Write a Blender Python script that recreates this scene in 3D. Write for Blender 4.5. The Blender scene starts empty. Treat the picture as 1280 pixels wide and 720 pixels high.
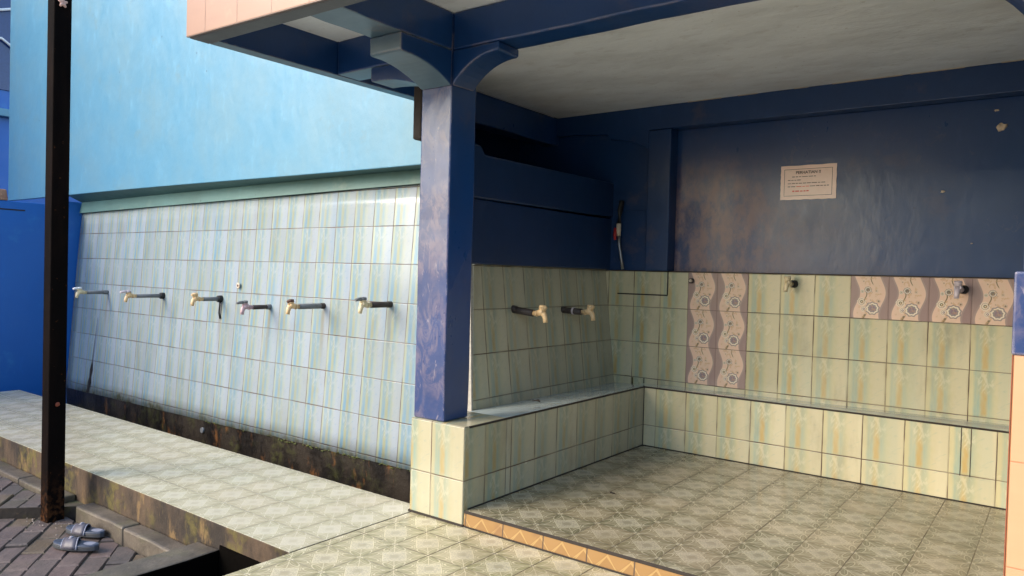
import bpy, bmesh, math, random
from mathutils import Vector, Matrix, Quaternion
random.seed(7)
SC = bpy.context.scene
COL = SC.collection

# ------------------------------------------------------------------ shader helpers
class NT:
    cur = None
class V:
    """a float socket (or number) with arithmetic that builds math nodes"""
    def __init__(s, x): s.x = x
    def __add__(a, b): return mth('ADD', a, b)
    __radd__ = __add__
    def __sub__(a, b): return mth('SUBTRACT', a, b)
    def __rsub__(a, b): return mth('SUBTRACT', b, a)
    def __mul__(a, b): return mth('MULTIPLY', a, b)
    __rmul__ = __mul__
    def __truediv__(a, b): return mth('DIVIDE', a, b)
def node(t, **kw):
    n = NT.cur.nodes.new(t)
    for k, v in kw.items(): setattr(n, k, v)
    return n
def put(sock, v):
    if isinstance(v, V): v = v.x
    if isinstance(v, bpy.types.NodeSocket): NT.cur.links.new(v, sock)
    elif v is not None:
        if isinstance(v, (tuple, list)) and len(v) == 3 and sock.type == 'RGBA': v = (*v, 1)
        sock.default_value = v
def mth(op, *a, clamp=False):
    n = node('ShaderNodeMath', operation=op, use_clamp=clamp)
    for i, v in enumerate(a): put(n.inputs[i], v)
    return V(n.outputs[0])
def ab(a): return mth('ABSOLUTE', a)
def mn(a, b): return mth('MINIMUM', a, b)
def mx(a, b): return mth('MAXIMUM', a, b)
def fr(a): return mth('FRACT', a)
def fl(a): return mth('FLOOR', a)
def sn(a): return mth('SINE', a)
def sq(a): return mth('SQRT', a)
def inv(a): return mth('SUBTRACT', 1.0, a)
def ss(x, lo, hi):
    """smooth step 0 -> 1 between lo and hi (lo may exceed hi)"""
    n = node('ShaderNodeMapRange', interpolation_type='SMOOTHSTEP', clamp=True)
    put(n.inputs['Value'], x)
    if isinstance(lo, (int, float)) and isinstance(hi, (int, float)) and lo > hi:
        put(n.inputs['From Min'], hi); put(n.inputs['From Max'], lo)
        put(n.inputs['To Min'], 1.0); put(n.inputs['To Max'], 0.0)
    else:
        put(n.inputs['From Min'], lo); put(n.inputs['From Max'], hi)
    return V(n.outputs['Result'])
def band(x, c, w, soft=.3):
    """1 inside |x-c|<w"""
    return ss(ab(x - c), w * (1 + soft), w * (1 - soft))
def vec(x=0., y=0., z=0.):
    n = node('ShaderNodeCombineXYZ')
    for i, v in enumerate((x, y, z)): put(n.inputs[i], v)
    return n.outputs[0]
def noise(v, scale, detail=3., rough=.55, dist=0., color=False):
    n = node('ShaderNodeTexNoise'); put(n.inputs['Vector'], v)
    put(n.inputs['Scale'], scale); put(n.inputs['Detail'], detail); put(n.inputs['Roughness'], rough); put(n.inputs['Distortion'], dist)
    return V(n.outputs['Color' if color else 'Fac'])
def white(v):
    n = node('ShaderNodeTexWhiteNoise', noise_dimensions='3D'); put(n.inputs['Vector'], v)
    return V(n.outputs['Value'])
def vor(v, scale, feature='F1', out='Distance', rnd=1.):
    n = node('ShaderNodeTexVoronoi', feature=feature); put(n.inputs['Vector'], v); put(n.inputs['Scale'], scale); put(n.inputs['Randomness'], rnd)
    return V(n.outputs[out])
def mix(f, a, b, mode='MIX'):
    n = node('ShaderNodeMix', data_type='RGBA', blend_type=mode)
    put(n.inputs[0], f); put(n.inputs[6], a); put(n.inputs[7], b)
    return n.outputs[2]
def objpos():
    return node('ShaderNodeNewGeometry').outputs['Position']
def sep(v):
    n = node('ShaderNodeSeparateXYZ'); put(n.inputs[0], v)
    return V(n.outputs[0]), V(n.outputs[1]), V(n.outputs[2])
def scaled(v, s):
    n = node('ShaderNodeVectorMath', operation='MULTIPLY'); put(n.inputs[0], v); put(n.inputs[1], s)
    return n.outputs[0]
def mat(name, build):
    m = bpy.data.materials.new(name); m.use_nodes = True
    NT.cur = m.node_tree
    NT.cur.nodes.clear()
    out = node('ShaderNodeOutputMaterial'); p = node('ShaderNodeBsdfPrincipled')
    NT.cur.links.new(p.outputs[0], out.inputs[0])
    r = build()
    put(p.inputs['Base Color'], r['col']); put(p.inputs['Roughness'], r.get('rough', .5))
    put(p.inputs['Metallic'], r.get('metal', 0.)); put(p.inputs['Specular IOR Level'], r.get('spec', .5))
    if 'coat' in r: put(p.inputs['Coat Weight'], r['coat']); put(p.inputs['Coat Roughness'], r.get('coatr', .1))
    if 'h' in r:
        b = node('ShaderNodeBump'); put(b.inputs['Height'], r['h']); put(b.inputs['Strength'], r.get('bs', .5)); put(b.inputs['Distance'], r.get('bd', .003))
        NT.cur.links.new(b.outputs[0], p.inputs['Normal'])
        if 'coat' in r: NT.cur.links.new(b.outputs[0], p.inputs['Coat Normal'])
    return m
def uvs():
    n = node('ShaderNodeUVMap'); n.uv_map = 'UVMap'
    x, y, z = sep(n.outputs[0]); return x, y, n.outputs[0]

# ------------------------------------------------------------------ materials
def wall_tile(cream, pale, teal, ochre, grout, hi=(.70, .64, .44), gw=.011, gloss=.16, tilt=.6, tint=.34, taps=(), moss=False, streak=.9, dirt=.35):
    def b():
        U, Vv, uv = uvs()
        P = objpos()
        wob = noise(P, 3.2, 2.) - .5
        wob2 = noise(scaled(P, (1, 1, 1)), 11., 2.) - .5
        gu_, gv_ = U + wob2 * .012, Vv + wob2 * .012
        iu, iv = fl(gu_), fl(gv_)
        u, v = fr(gu_), fr(gv_)
        rnd = white(vec(iu, iv, 1.7)); rnd2 = white(vec(iu, iv, 5.1))
        # printed pattern: same print on each tile, with soft watercolour edges
        tn = noise(vec(u, v, 0.), 6., 3.) - .5
        t2 = noise(vec(u * 9., v * 1.6, .3), 1.6, 3.) - .5
        ud = u + tn * .07
        tealm = (ss(ud, .07, .16) * ss(ud, .63, .45)) * (.80 + t2 * 1.3)
        gap = band(ud, .34, .06, .8) * .35
        tealm = mx(tealm - gap, 0.)
        och = band(ud + t2 * .06, .345, .066, .6) * ss(v + t2 * .35, .66, .40) * ss(v, -.05, .10) * (.85 + t2 * 1.1)
        # pale plant head, loose brush marks
        rr_ = sq((u - .37) * (u - .37) * 1.25 + (v - .76) * (v - .76) * .8)
        pn = noise(vec((u + v * .42) * 7.5, (v - u * .42) * 2.4, .7), 1.9, 2.)
        pn2 = noise(vec((u - v * .5) * 7.5, (v + u * .5) * 2.2, 4.7), 1.9, 2.)
        leafm = mn(ss(pn, .52, .60) * ss(rr_, .28, .14) + ss(pn2, .53, .60) * ss(rr_, .27, .13) + band(ud, .39, .03, .7) * band(v, .70, .2, .5) * .25, 1.) * .8
        # faint bamboo-leaf strokes on the plain half
        sv = vec((u + v * .55) * 2.4, (v - u * .42) * 13., .2)
        strokes = ss(noise(sv, 1.25, 2., .5), .60, .72) * ss(u, .5, .6) * ss(u, .99, .9) * .45
        paleside = ss(ud + tn * .2, .52, .75)
        c = mix(paleside, cream, pale)
        c = mix(mth('MULTIPLY', tealm, streak, clamp=True), c, teal)
        c = mix(mth('MULTIPLY', och, streak, clamp=True), c, ochre)
        c = mix(band(ud, .36, .12, .8) * ss(v, .42, .60) * .22, c, ochre)
        c = mix(leafm * .5, c, hi)
        c = mix(strokes, c, teal)
        c = mix(rnd * tint, c, tuple(x * .62 for x in cream))
        c = mix(rnd2 * .14, c, tuple(min(1, x * 1.25) for x in pale))
        bands = noise(scaled(P, (5., 5., .5)), 1.6, 3.)
        c = mix(ss(bands, .52, .68) * .22, c, teal)
        c = mix(ss(bands, .46, .34) * .18, c, hi)
        # grime on the glaze
        g1 = noise(scaled(P, (1., 1., .35)), 5.5, 5., .65)
        c = mix(ss(g1, .50, .78) * dirt, c, (.20, .16, .10))
        du = mn(u, inv(u)); dv = mn(v, inv(v)) * 1.22
        wid = gw * (.75 + noise(P, 9., 3.) * .9)
        lu = ss(du, wid * 1.15, wid * .65) * (.35 + .65 * ss(noise(P, 4.3, 2.), .38, .58))
        lv = ss(dv, wid * 1.15, wid * .65) * (.65 + .35 * ss(noise(P, 3.3, 2.), .40, .6))
        line = mx(lu, lv)
        halo = ss(mn(du, dv), .07, .0) * ss(noise(P, 6., 4.), .45, .8) * .4
        c = mix(halo, c, (.24, .17, .09))
        c = mix(line, c, grout)
        if taps:
            px_, py_, pz_ = sep(P)
            wv = (noise(scaled(P, (1., 1., .3)), 18., 3.) - .5) * .03
            stn = None
            for xt, zt_ in taps:
                k_ = ss(ab(px_ - xt + wv), .032, .004) * ss(pz_, zt_ - .50, zt_ - .05) * ss(pz_, zt_, zt_ - .03)
                stn = k_ if stn is None else mx(stn, k_)
            c = mix(stn * .55, c, (.20, .17, .12))
        if moss:
            x, y, z = sep(P)
            mm = ss(z + noise(P, 14., 3.) * .16, .06, -.02) * ss(noise(P, 5., 3.), .42, .62)
            c = mix(mm * .8, c, (.14, .13, .05))
        ro = gloss + noise(P, 7., 4.) * .16 + line * .5
        h = inv(ss(mn(du, dv), wid * 1.8, wid * .6)) + wob2 * .25 + (rnd - .5) * (u - .5) * tilt + (rnd2 - .5) * (v - .5) * tilt
        return dict(col=c, rough=ro, h=h, bs=.55, bd=.0022, spec=.5)
    return b

def floor_tile(base, petal, cream, medal, grout, tile=1., gloss=.22, dirt=.5, joint=.013, wet=0.):
    def b():
        U, Vv, uv = uvs(); P = objpos()
        iu, iv = fl(U), fl(Vv)
        u, v = fr(U), fr(Vv)
        rnd = white(vec(iu, iv, 3.3))
        wn = noise(vec(u * 1., v * 1., 0.), 9., 2.) - .5
        a = ab(u * 2. - 1. + wn * .03); bb = ab(v * 2. - 1. + wn * .03)
        d = a + bb
        c = base
        dm = ss(d + wn * .05, .70, .64)
        c = mix(dm * .85, c, medal)
        lace = ss(noise(vec(u, v, 0.), 24., 2., .6), .42, .58)
        c = mix(dm * lace * ss(d, .22, .34) * .75, c, cream)
        c = mix(band(d, .69, .026, .35), c, cream)
        c = mix(ss(d, .30, .14) * .45, c, base)
        # corner flower: two petals in each corner, along the two edges
        ca, cb = inv(a), inv(bb)
        pm = None; po = None
        for (s_, t_) in ((ca, cb), (cb, ca)):
            x_ = s_ * .974 + t_ * .225; y_ = t_ * .974 - s_ * .225 - .045
            e = sq(((x_ - .47) / .36) * ((x_ - .47) / .36) + (y_ / .125) * (y_ / .125))
            i_ = ss(e, 1., .92); o_ = band(e, 1.12, .11, .35)
            streaky = band(y_, .03, .02, .6) * ss(e, .9, .6)
            pm = i_ if pm is None else mx(pm, i_); po = o_ if po is None else mx(po, o_)
            c = mix(i_ * .9, c, petal); c = mix(streaky * .3, c, cream)
        c = mix(po * inv(pm) * .85, c, cream)
        c = mix(band(a - bb, 0., .020, .35) * ss(d, .72, .76), c, cream)
        c = mix(band(ca, .5, .016, .4) * ss(cb, .5, .45) * ss(cb, .28, .32) * .0, c, cream)
        c = mix(band(d, .80, .018, .35) * ss(ab(a - bb), .18, .3) * .8, c, cream)
        c = mix(band(mx(a, bb), .56, .016, .35) * ss(mn(a, bb), .42, .36) * .55, c, cream)
        # wear, dirt, per tile tint
        c = mix(rnd * .22, c, (.47, .36, .24))
        n1 = noise(P, 2.3, 5., .6)
        c = mix(ss(n1, .48, .75) * dirt, c, (.17, .14, .07))
        n2 = noise(P, 9., 4.)
        c = mix(ss(n2, .55, .8) * .25, c, (.55, .52, .42))
        du = mn(u, inv(u)); dv = mn(v, inv(v))
        jn = ss(noise(P, 2.1, 2.), .36, .62)
        wid = joint * (.6 + .8 * noise(P, 3., 2.))
        l1 = ss(du, wid * 1.1, wid * .7) * (.5 + .5 * jn); l2 = ss(dv, wid * 1.1, wid * .7) * (.22 + .55 * jn)
        line = mx(l1, l2)
        c = mix(line, c, grout)
        ro = gloss * .5 + ss(noise(P, 1.3, 3.), .35, .65) * .16 + n2 * .08 + line * .4
        h = inv(ss(mn(du, dv), wid * 1.6, wid * .5)) + (n2 - .5) * .12 + noise(P, 1.7, 2.) * .8 + (rnd - .5) * (u - .5) * .6
        return dict(col=c, rough=ro, h=h, bs=.5, bd=.003)
    return b

def wave_tile():
    U, Vv, uv = uvs(); P = objpos()
    iu, iv = fl(U), fl(Vv); u, v = fr(U), fr(Vv)
    rnd = white(vec(iu, iv, 9.1))
    tau = 2 * math.pi
    mv = (.28, .18, .165); pk = (.72, .49, .36); edge = (.36, .28, .25)
    cen = .50 + sn((v - .36) * tau) * .085
    w = .335
    dd = ab(u - cen)
    c = mix(ss(dd, w + .012, w - .012), mv, pk)
    c = mix(band(dd, w + .02, .022, .5) * .5, c, edge)
    c = mix(ss(dd, w, .1) * noise(vec(u, v, 0.), 5., 2.) * .5, c, (.62, .50, .34))
    grain = noise(vec(u * 30., v * 2., 0.), 2., 3.) - .5
    c = mix(ss(dd, w + .03, w + .08) * mth('ABSOLUTE', grain) * .9, c, (.36, .29, .28))
    def ring(c, x, y, r, c1, c2, c3):
        ex = (u - x); ey = (v - y) * 1.22
        an = mth('ARCTAN2', ey, ex)
        rr = sq(ex * ex + ey * ey) / (1. + sn(an * 9.) * .06)
        c = mix(ss(rr, r * 1.05, r * .95), c, c1)
        c = mix(band(rr, r * .72, r * .10, .5), c, c2)
        c = mix(ss(rr, r * .42, r * .32), c, c3)
        c = mix(ss(rr, r * .18, r * .10), c, c1)
        return c
    g, ivory, pr, ol = (.24, .20, .20), (.78, .68, .52), (.22, .14, .18), (.13, .10, .035)
    c = ring(c, .585, .25, .185, g, ivory, pr)
    c = ring(c, .30, .40, .115, ivory, (.50, .36, .28), ol)
    c = ring(c, .36, .23, .085, ivory, (.46, .32, .26), pr)
    c = ring(c, .46, .68, .095, g, ivory, ol)
    c = ring(c, .745, .42, .045, (.3, .17, .12), ivory, ol)
    c = ring(c, .31, .64, .05, ivory, g, ol)
    c = ring(c, .68, .66, .04, (.45, .30, .20), ivory, g)
    sprig = band(u + sn(v * 19.) * .03, .40, .014, .5) * band(v, .52, .10, .3)
    sprig2 = band(u + sn(v * 15.) * .04, .57, .012, .5) * ss(v, .78, .84)
    sprig3 = band(u - v * .6, .34, .03, .5) * band(v, .06, .05, .4)
    c = mix(mn(sprig + sprig2 + sprig3, 1.), c, ol)
    dots = ss(vor(vec(u, v, 0.), 9.), .22, .14) * ss(noise(vec(u, v, 6.), 4., 2.), .46, .54) * ss(dd, .28, .2)
    c = mix(dots * .7, c, (.30, .21, .15))
    blot = ss(noise(vec(u, v, 2.), 11., 2.), .54, .62) * ss(dd, .28, .18)
    c = mix(blot * .55, c, (.52, .30, .14))
    c = mix(rnd * .12, c, (.6, .5, .4))
    g1 = noise(P, 5.5, 5., .65)
    c = mix(ss(g1, .55, .8) * .25, c, (.22, .17, .12))
    du = mn(u, inv(u)); dv = mn(v, inv(v)) * 1.22
    line = mx(ss(du, .010, .005) * .75, ss(dv, .011, .006))
    c = mix(line, c, (.16, .10, .07))
    return dict(col=c, rough=.24 + noise(P, 7., 4.) * .15, h=inv(ss(mn(du, dv), .02, .006)), bs=.5, bd=.002)

def plain_tile(col, col2, grout, gw=.009):
    def b():
        U, Vv, uv = uvs(); P = objpos()
        u, v = fr(U), fr(Vv)
        rnd = white(vec(fl(U), fl(Vv), 2.2))
        c = mix(noise(scaled(P, (1, 1, 5.)), 5., 4.), col, col2)
        c = mix(rnd * .2, c, col2)
        c = mix(ss(noise(P, 9., 5.), .6, .8) * .25, c, (.35, .22, .13))
        du = mn(u, inv(u)); dv = mn(v, inv(v))
        l = mx(ss(du, gw * 1.2, gw * .6), ss(dv, gw * 1.2, gw * .6))
        c = mix(l * .85, c, grout)
        return dict(col=c, rough=.24 + noise(P, 8., 3.) * .15, h=inv(l) + (rnd - .5) * (u - .5), bs=.45, bd=.002)
    return b

def riser_tile():
    U, Vv, uv = uvs(); P = objpos()
    u, v = fr(U), Vv
    base, line_, dk = (.265, .145, .045), (.37, .235, .085), (.22, .115, .034)
    # zigzag lines of a cut floor tile
    tri = ab(fr(U * 2. + .15) - .5) * 2.
    z1 = band(tri * .9 - v * 1.0 + .18, .25, .05, .5)
    tri2 = ab(fr(U * 2. + .62) - .5) * 2.
    z2 = band(tri2 * .7 + v * .6, .55, .04, .5)
    c = mix(ss(tri - v, -.1, .1) * .6, base, dk)
    c = mix(mx(z1, z2) * .9, c, line_)
    n = noise(P, 8., 5.)
    c = mix(ss(n, .55, .75) * .6, c, (.20, .10, .04))
    c = mix(ss(v, .10, .0) * .8, c, (.05, .03, .02))
    l = ss(mn(u, inv(u)), .018, .010)
    c = mix(l, c, (.07, .04, .025))
    return dict(col=c, rough=.28 + n * .2, h=inv(l), bs=.5, bd=.002)

def edge_wear(radius=.012):
    bv = node('ShaderNodeBevel', samples=4); bv.inputs['Radius'].default_value = radius
    g_ = node('ShaderNodeNewGeometry')
    d = node('ShaderNodeVectorMath', operation='DOT_PRODUCT')
    NT.cur.links.new(bv.outputs[0], d.inputs[0]); NT.cur.links.new(g_.outputs['Normal'], d.inputs[1])
    return ss(V(d.outputs['Value']), .985, .86)
def paint(col, rough=.32, var=.25, dark=None, brush=1., scuff=None, scuffamt=0., spec=.5, bd=.004, coat=0., wear=None, streaks=0.):
    dark = dark or tuple(x * .6 for x in col)
    def b():
        P = objpos()
        n1 = noise(P, 1.6, 5., .6); n2 = noise(scaled(P, (1., 1., .45)), 13., 4., .6); n3 = noise(P, 60., 2.)
        c = mix(ss(n1, .35, .75) * var, col, dark)
        c = mix(ss(n2, .55, .8) * var * .5, c, tuple(min(1, x * 1.5 + .01) for x in col))
        if streaks:
            sk = ss(noise(scaled(P, (1., 1., .06)), 16., 4., .6), .56, .72) * ss(n1, .35, .6)
            c = mix(sk * streaks, c, dark)
        if scuff:
            sc = ss(noise(P, 3.1, 6., .68), .57, .70)
            c = mix(sc * scuffamt, c, scuff)
        pit = ss(vor(P, 3.3), .035, .02)
        c = mix(pit * .5, c, tuple(x * .25 for x in col))
        if wear:
            c = mix(edge_wear() * ss(noise(P, 11., 4., .65), .44, .58) * .8, c, wear)
        ro = rough + (n2 - .5) * .25 + (n1 - .5) * .2
        wave = noise(P, 2.6, 3., .5) * 2.2
        r = dict(col=c, rough=ro, h=wave + n2 * .55 * brush + n3 * .06, bs=.55, bd=bd, spec=spec)
        if coat: r['coat'] = coat; r['coatr'] = .16
        return r
    return b

def grime(base, rust, black, moss=(.10, .11, .02), m=.5, rough=.75):
    def b():
        P = objpos()
        st = scaled(P, (1., 1., .42))
        n1 = noise(st, 3.2, 6., .68); n2 = noise(P, 4., 4.); n3 = noise(P, 22., 4., .6); n4 = noise(st, 7., 5., .7)
        c = mix(ss(n1, .40, .60), base, black)
        c = mix(ss(n4, .56, .68) * .8, c, rust)
        c = mix(ss(n2, .50, .66) * m * ss(n3, .4, .6), c, moss)
        c = mix(ss(n3, .62, .75) * .35, c, tuple(min(1, x * 2.2) for x in base))
        return dict(col=c, rough=rough + (n3 - .5) * .3, h=n3 + n1 * .8, bs=.8, bd=.006)
    return b

def concrete(base, dark, wet=.6, moss=0.):
    def b():
        P = objpos()
        n1 = noise(P, 3.5, 5., .6); n2 = noise(P, 30., 4., .65); n3 = noise(P, 120., 2.)
        c = mix(ss(n1, .35, .68), base, dark)
        c = mix(ss(n2, .55, .75) * .4, c, tuple(min(1, x * 1.6) for x in base))
        c = mix(ss(n2, .45, .30) * .4, c, tuple(x * .5 for x in dark))
        if moss: c = mix(ss(noise(P, 5.5, 4.), .52, .68) * moss, c, (.07, .08, .02))
        return dict(col=c, rough=wet + (n1 - .5) * .35, h=n2 + n3 * .3 + n1, bs=.6, bd=.005)
    return b

def simple(col, rough=.4, metal=0., var=.25, spec=.5):
    def b():
        P = objpos()
        n = noise(P, 40., 4.); n2 = noise(P, 120., 2.)
        c = mix(ss(n, .4, .7) * var, col, tuple(x * .45 for x in col))
        return dict(col=c, rough=rough + (n - .5) * .2, metal=metal, spec=spec, h=n2, bs=.2, bd=.001)
    return b

def paver():
    P = objpos(); g = node('ShaderNodeNewGeometry')
    r = V(g.outputs['Random Per Island'])
    n1 = noise(P, 6., 5., .6); n2 = noise(P, 45., 4., .6); n3 = noise(P, 1.4, 3.)
    c = mix(r, (.112, .078, .072), (.075, .066, .060))
    c = mix(ss(r, .80, .95), c, (.11, .08, .05))
    c = mix(ss(n1, .45, .7) * .5, c, (.17, .125, .115))
    c = mix(ss(n2, .5, .72) * .5, c, (.06, .05, .045))
    c = mix(ss(n3, .55, .7) * .35, c, (.075, .075, .035))
    return dict(col=c, rough=.62 + (n1 - .5) * .4, h=n2 + n1 * .7, bs=.7, bd=.005)

M = {}
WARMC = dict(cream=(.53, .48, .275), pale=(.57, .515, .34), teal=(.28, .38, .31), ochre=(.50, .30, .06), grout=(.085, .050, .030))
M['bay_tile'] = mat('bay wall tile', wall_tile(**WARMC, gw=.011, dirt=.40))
M['pedestal_tile'] = mat('sun-offset wall tile', wall_tile(cream=(.37, .345, .215), pale=(.40, .37, .255), teal=(.20, .30, .265), ochre=(.38, .25, .065), hi=(.50, .47, .35), grout=(.085, .05, .03), gw=.011, dirt=.40))  # bay tile darkened to offset the sun falling on it
M['side_tile'] = mat('shade-toned wall tile', wall_tile(cream=(.40, .38, .26), pale=(.43, .40, .29), teal=(.21, .29, .27), ochre=(.36, .25, .08), hi=(.50, .47, .36), grout=(.085, .05, .03), gw=.011, dirt=.45, streak=.75))  # bay tile in darker colours that carry the side's shade
M['outer_tile'] = mat('washed sky-tinted wall tile', wall_tile(cream=(.355, .395, .30), pale=(.325, .375, .43), teal=(.105, .265, .45), ochre=(.34, .32, .15), grout=(.085, .045, .035), hi=(.42, .45, .48), gw=.011, gloss=.07, moss=True, streak=.80, dirt=.28, tilt=1.6, taps=((-5.10, .85), (-4.07, .86), (-3.19, .87), (-2.55, .84), (-1.94, .87), (-1.285, .91))))  # washed tile palette with the sky's blue light mixed in
M['wave_tile'] = mat('mauve wave tile', wave_tile)
M['walk_tile'] = mat('walkway tile', floor_tile((.42, .39, .27), (.37, .345, .225), (.58, .54, .40), (.50, .47, .375), (.14, .11, .07), gloss=.15, dirt=.18))  # floor tile made paler, grazing sky reflection put into its colours
M['apron_tile'] = mat('apron tile', floor_tile((.34, .305, .18), (.27, .25, .13), (.62, .56, .37), (.41, .375, .275), (.09, .07, .045), gloss=.22, dirt=.25))
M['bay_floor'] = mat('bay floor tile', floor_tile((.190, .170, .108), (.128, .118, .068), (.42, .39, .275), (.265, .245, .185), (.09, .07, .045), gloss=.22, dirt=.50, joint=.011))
M['peach_tile'] = mat('peach tile', plain_tile((.28, .135, .075), (.23, .105, .058), (.12, .055, .03)))
M['pillar_tile'] = mat('pillar tile', plain_tile((.50, .315, .185), (.45, .275, .155), (.42, .17, .08), gw=.008))
M['riser'] = mat('orange riser tile', riser_tile)
M['navy'] = mat('navy gloss paint', paint((.006, .042, .155), rough=.34, var=.5, scuff=(.09, .075, .09), scuffamt=.30, coat=.25, wear=(.26, .20, .18)))
M['navy_wall'] = mat('navy wall paint', paint((.006, .038, .130), rough=.40, var=.55, scuff=(.13, .095, .10), scuffamt=.30, coat=.12))
def panel():
    r = paint((.009, .046, .155), rough=.34, var=.55, scuff=(.15, .105, .11), scuffamt=.15, coat=.18)()
    P = objpos(); x, y, z = sep(P)
    st = noise(scaled(P, (1., 1., .5)), 7., 6., .7); bl = noise(P, 2.6, 3.)
    m = ss(x + (bl - .5) * 1.0, 1.05, .15) * ss(z + (bl - .5) * .6, 1.98, 1.60) * ss(st, .34, .58) * ss(noise(scaled(P, (1., 1., .6)), 19., 5., .7, .8), .18, .54)  # scuffs mixed with a painted warm reflection, low on the left
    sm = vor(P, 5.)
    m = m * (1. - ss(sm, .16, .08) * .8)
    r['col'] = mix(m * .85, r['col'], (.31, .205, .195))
    s2 = ss(noise(scaled(P, (1., 1., .7)), 16., 6., .7, 1.), .56, .68) * ss(bl, .42, .56)
    r['col'] = mix(s2 * .35, r['col'], (.10, .10, .15))
    r['rough'] = r['rough'] + m * .12
    return r
M['navy_shade'] = mat('shade-darkened navy wall paint', paint((.004, .026, .092), rough=.42, var=.5, coat=.08))  # navy wall paint darkened to carry the side wall's shade
M['panel'] = mat('navy panel paint with scuffs and glare', panel)
def navy_worn_sheen():
    r = paint((.015, .042, .150), rough=.32, var=.6, coat=.2, wear=(.40, .36, .38))()
    P = objpos(); x, y, z = sep(P)
    st = noise(scaled(P, (1., 1., .55)), 13., 6., .68, 1.2); bl = noise(P, 5.2, 4., .6)
    m = ss(st, .42, .58) * ss(bl, .36, .58)
    r['col'] = mix(m * .6, r['col'], (.15, .125, .175))
    m2 = ss(noise(scaled(P, (1., 1., .35)), 21., 5., .7, 1.5), .60, .70)
    r['col'] = mix(m2 * .55, r['col'], (.34, .29, .31))
    return r
M['navy_worn_sheen'] = mat('worn blue paint with painted sheen', navy_worn_sheen)  # wear patches also paint in the gloss reflections of the lit face
M['blue'] = mat('bright blue paint', paint((.006, .115, .44), rough=.42, var=.35, dark=(.005, .09, .38), scuff=(.03, .2, .5), scuffamt=.4))
M['sky_paint'] = mat('light blue paint', paint((.098, .275, .415), rough=.42, var=.55, dark=(.15, .27, .325), scuff=(.14, .25, .30), scuffamt=.6, bd=.008, streaks=.28))
M['green_trim'] = mat('faded green paint', paint((.055, .135, .14), rough=.5, var=.5, scuff=(.09, .15, .13), scuffamt=.5))
M['pale_under'] = mat('pale blue grey underside', paint((.085, .145, .20), rough=.42, var=.6, scuff=(.22, .15, .12), scuffamt=.45, wear=(.34, .25, .20)))
M['rim_under'] = mat('bare grey edge', paint((.095, .10, .11), rough=.6, var=.6, scuff=(.20, .12, .08), scuffamt=.6))
def ceiling():
    P = objpos(); st = scaled(P, (.8, 1.5, 1.))
    n1 = noise(st, 2.2, 6., .62); n2 = noise(st, 9., 5., .65); n3 = noise(P, 1.1, 4.); n4 = noise(P, 30., 3.)
    c = mix(ss(n1, .38, .66) * .8, (.82, .86, .90), (.68, .71, .74))
    c = mix(ss(n2, .54, .70) * .4, c, (.86, .88, .90))
    c = mix(ss(n3, .50, .68) * .35, c, (.55, .50, .46))
    c = mix(ss(n2, .44, .34) * .25, c, (.50, .49, .48))
    c = mix(ss(n4, .66, .72) * .3, c, (.35, .30, .26))
    return dict(col=c, rough=.42 + n2 * .2, h=n2 + n4 * .3 + n1, bs=.7, bd=.006)
M['ceiling'] = mat('stained ceiling plaster', ceiling)
M['grime'] = mat('grimy plinth', grime((.034, .026, .019), (.17, .07, .02), (.006, .0045, .004), m=.3, rough=.45))
M['edge_grime'] = mat('grimy slab edge', grime((.085, .054, .032), (.20, .125, .05), (.018, .012, .009), moss=(.13, .11, .02), m=.6))
M['kerb'] = mat('kerb concrete', concrete((.135, .112, .088), (.065, .054, .042), wet=.5, moss=.3))
M['paver'] = mat('clay paver', paver)
M['joint'] = mat('paver joint soil', concrete((.07, .062, .045), (.035, .032, .022), wet=.9, moss=.5))
M['soil'] = mat('bare ground', concrete((.15, .125, .09), (.09, .08, .06), wet=.9))
M['black'] = mat('shade black', simple((.003, .0025, .002), .9, spec=.03))  # black for the shade down in the drain pit
def post():
    P = objpos(); x, y, z = sep(P)
    n1 = noise(scaled(P, (1., 1., .25)), 9., 5., .65); n2 = noise(P, 40., 4., .6)
    c = mix(ss(n1, .42, .66), (.004, .003, .003), (.008, .0048, .004))
    low = ss(z + n1 * .5, .35, -.15)
    c = mix(low * ss(n2, .42, .6) * .8, c, (.11, .045, .018))
    c = mix(ss(n2, .66, .74) * .5, c, (.13, .05, .02))
    return dict(col=c, rough=.65 + n2 * .2, h=n2, bs=.5, bd=.002, spec=.03)
M['post'] = mat('dark brown post paint', post)
M['groove'] = mat('dark joint', simple((.025, .018, .014), .8))
M['seat'] = mat('grey seat tile', paint((.42, .50, .52), rough=.10, var=.35, dark=(.26, .29, .27), scuff=(.40, .38, .30), scuffamt=.3, bd=.002))
M['pvc'] = mat('grey pvc', simple((.16, .17, .18), .5))
M['pvc_dark'] = mat('dirty dark pvc', simple((.045, .032, .028), .55))
M['cream_plastic'] = mat('cream plastic', simple((.72, .60, .38), .3))
M['orange_plastic'] = mat('tan plastic', simple((.72, .50, .27), .32))
M['pink_plastic'] = mat('faded pink plastic', simple((.52, .36, .40), .35))
M['lilac_plastic'] = mat('lilac plastic', simple((.55, .48, .52), .35))
M['brown_plastic'] = mat('stained brown plastic', simple((.10, .045, .03), .4))
M['rubber'] = mat('black rubber', simple((.012, .012, .013), .5))
M['red'] = mat('red plastic', simple((.42, .02, .02), .35))
M['hose'] = mat('braided metal hose', simple((.35, .34, .34), .35, metal=.8))
M['white_strip'] = mat('sunlit tile edge', simple((.36, .34, .30), .5, var=.4))  # pale colour stands in for sun on the corner tile edge
M['plaster'] = mat('bare plaster', simple((.62, .52, .40), .8))
M['paper'] = mat('laminated paper', simple((.80, .60, .54), .22, var=.06))
M['ink'] = mat('black ink', simple((.07, .04, .04), .4))
M['red_ink'] = mat('red ink', simple((.70, .08, .06), .4))
M['white_pipe'] = mat('white pipe', simple((.75, .75, .78), .4))
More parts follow.
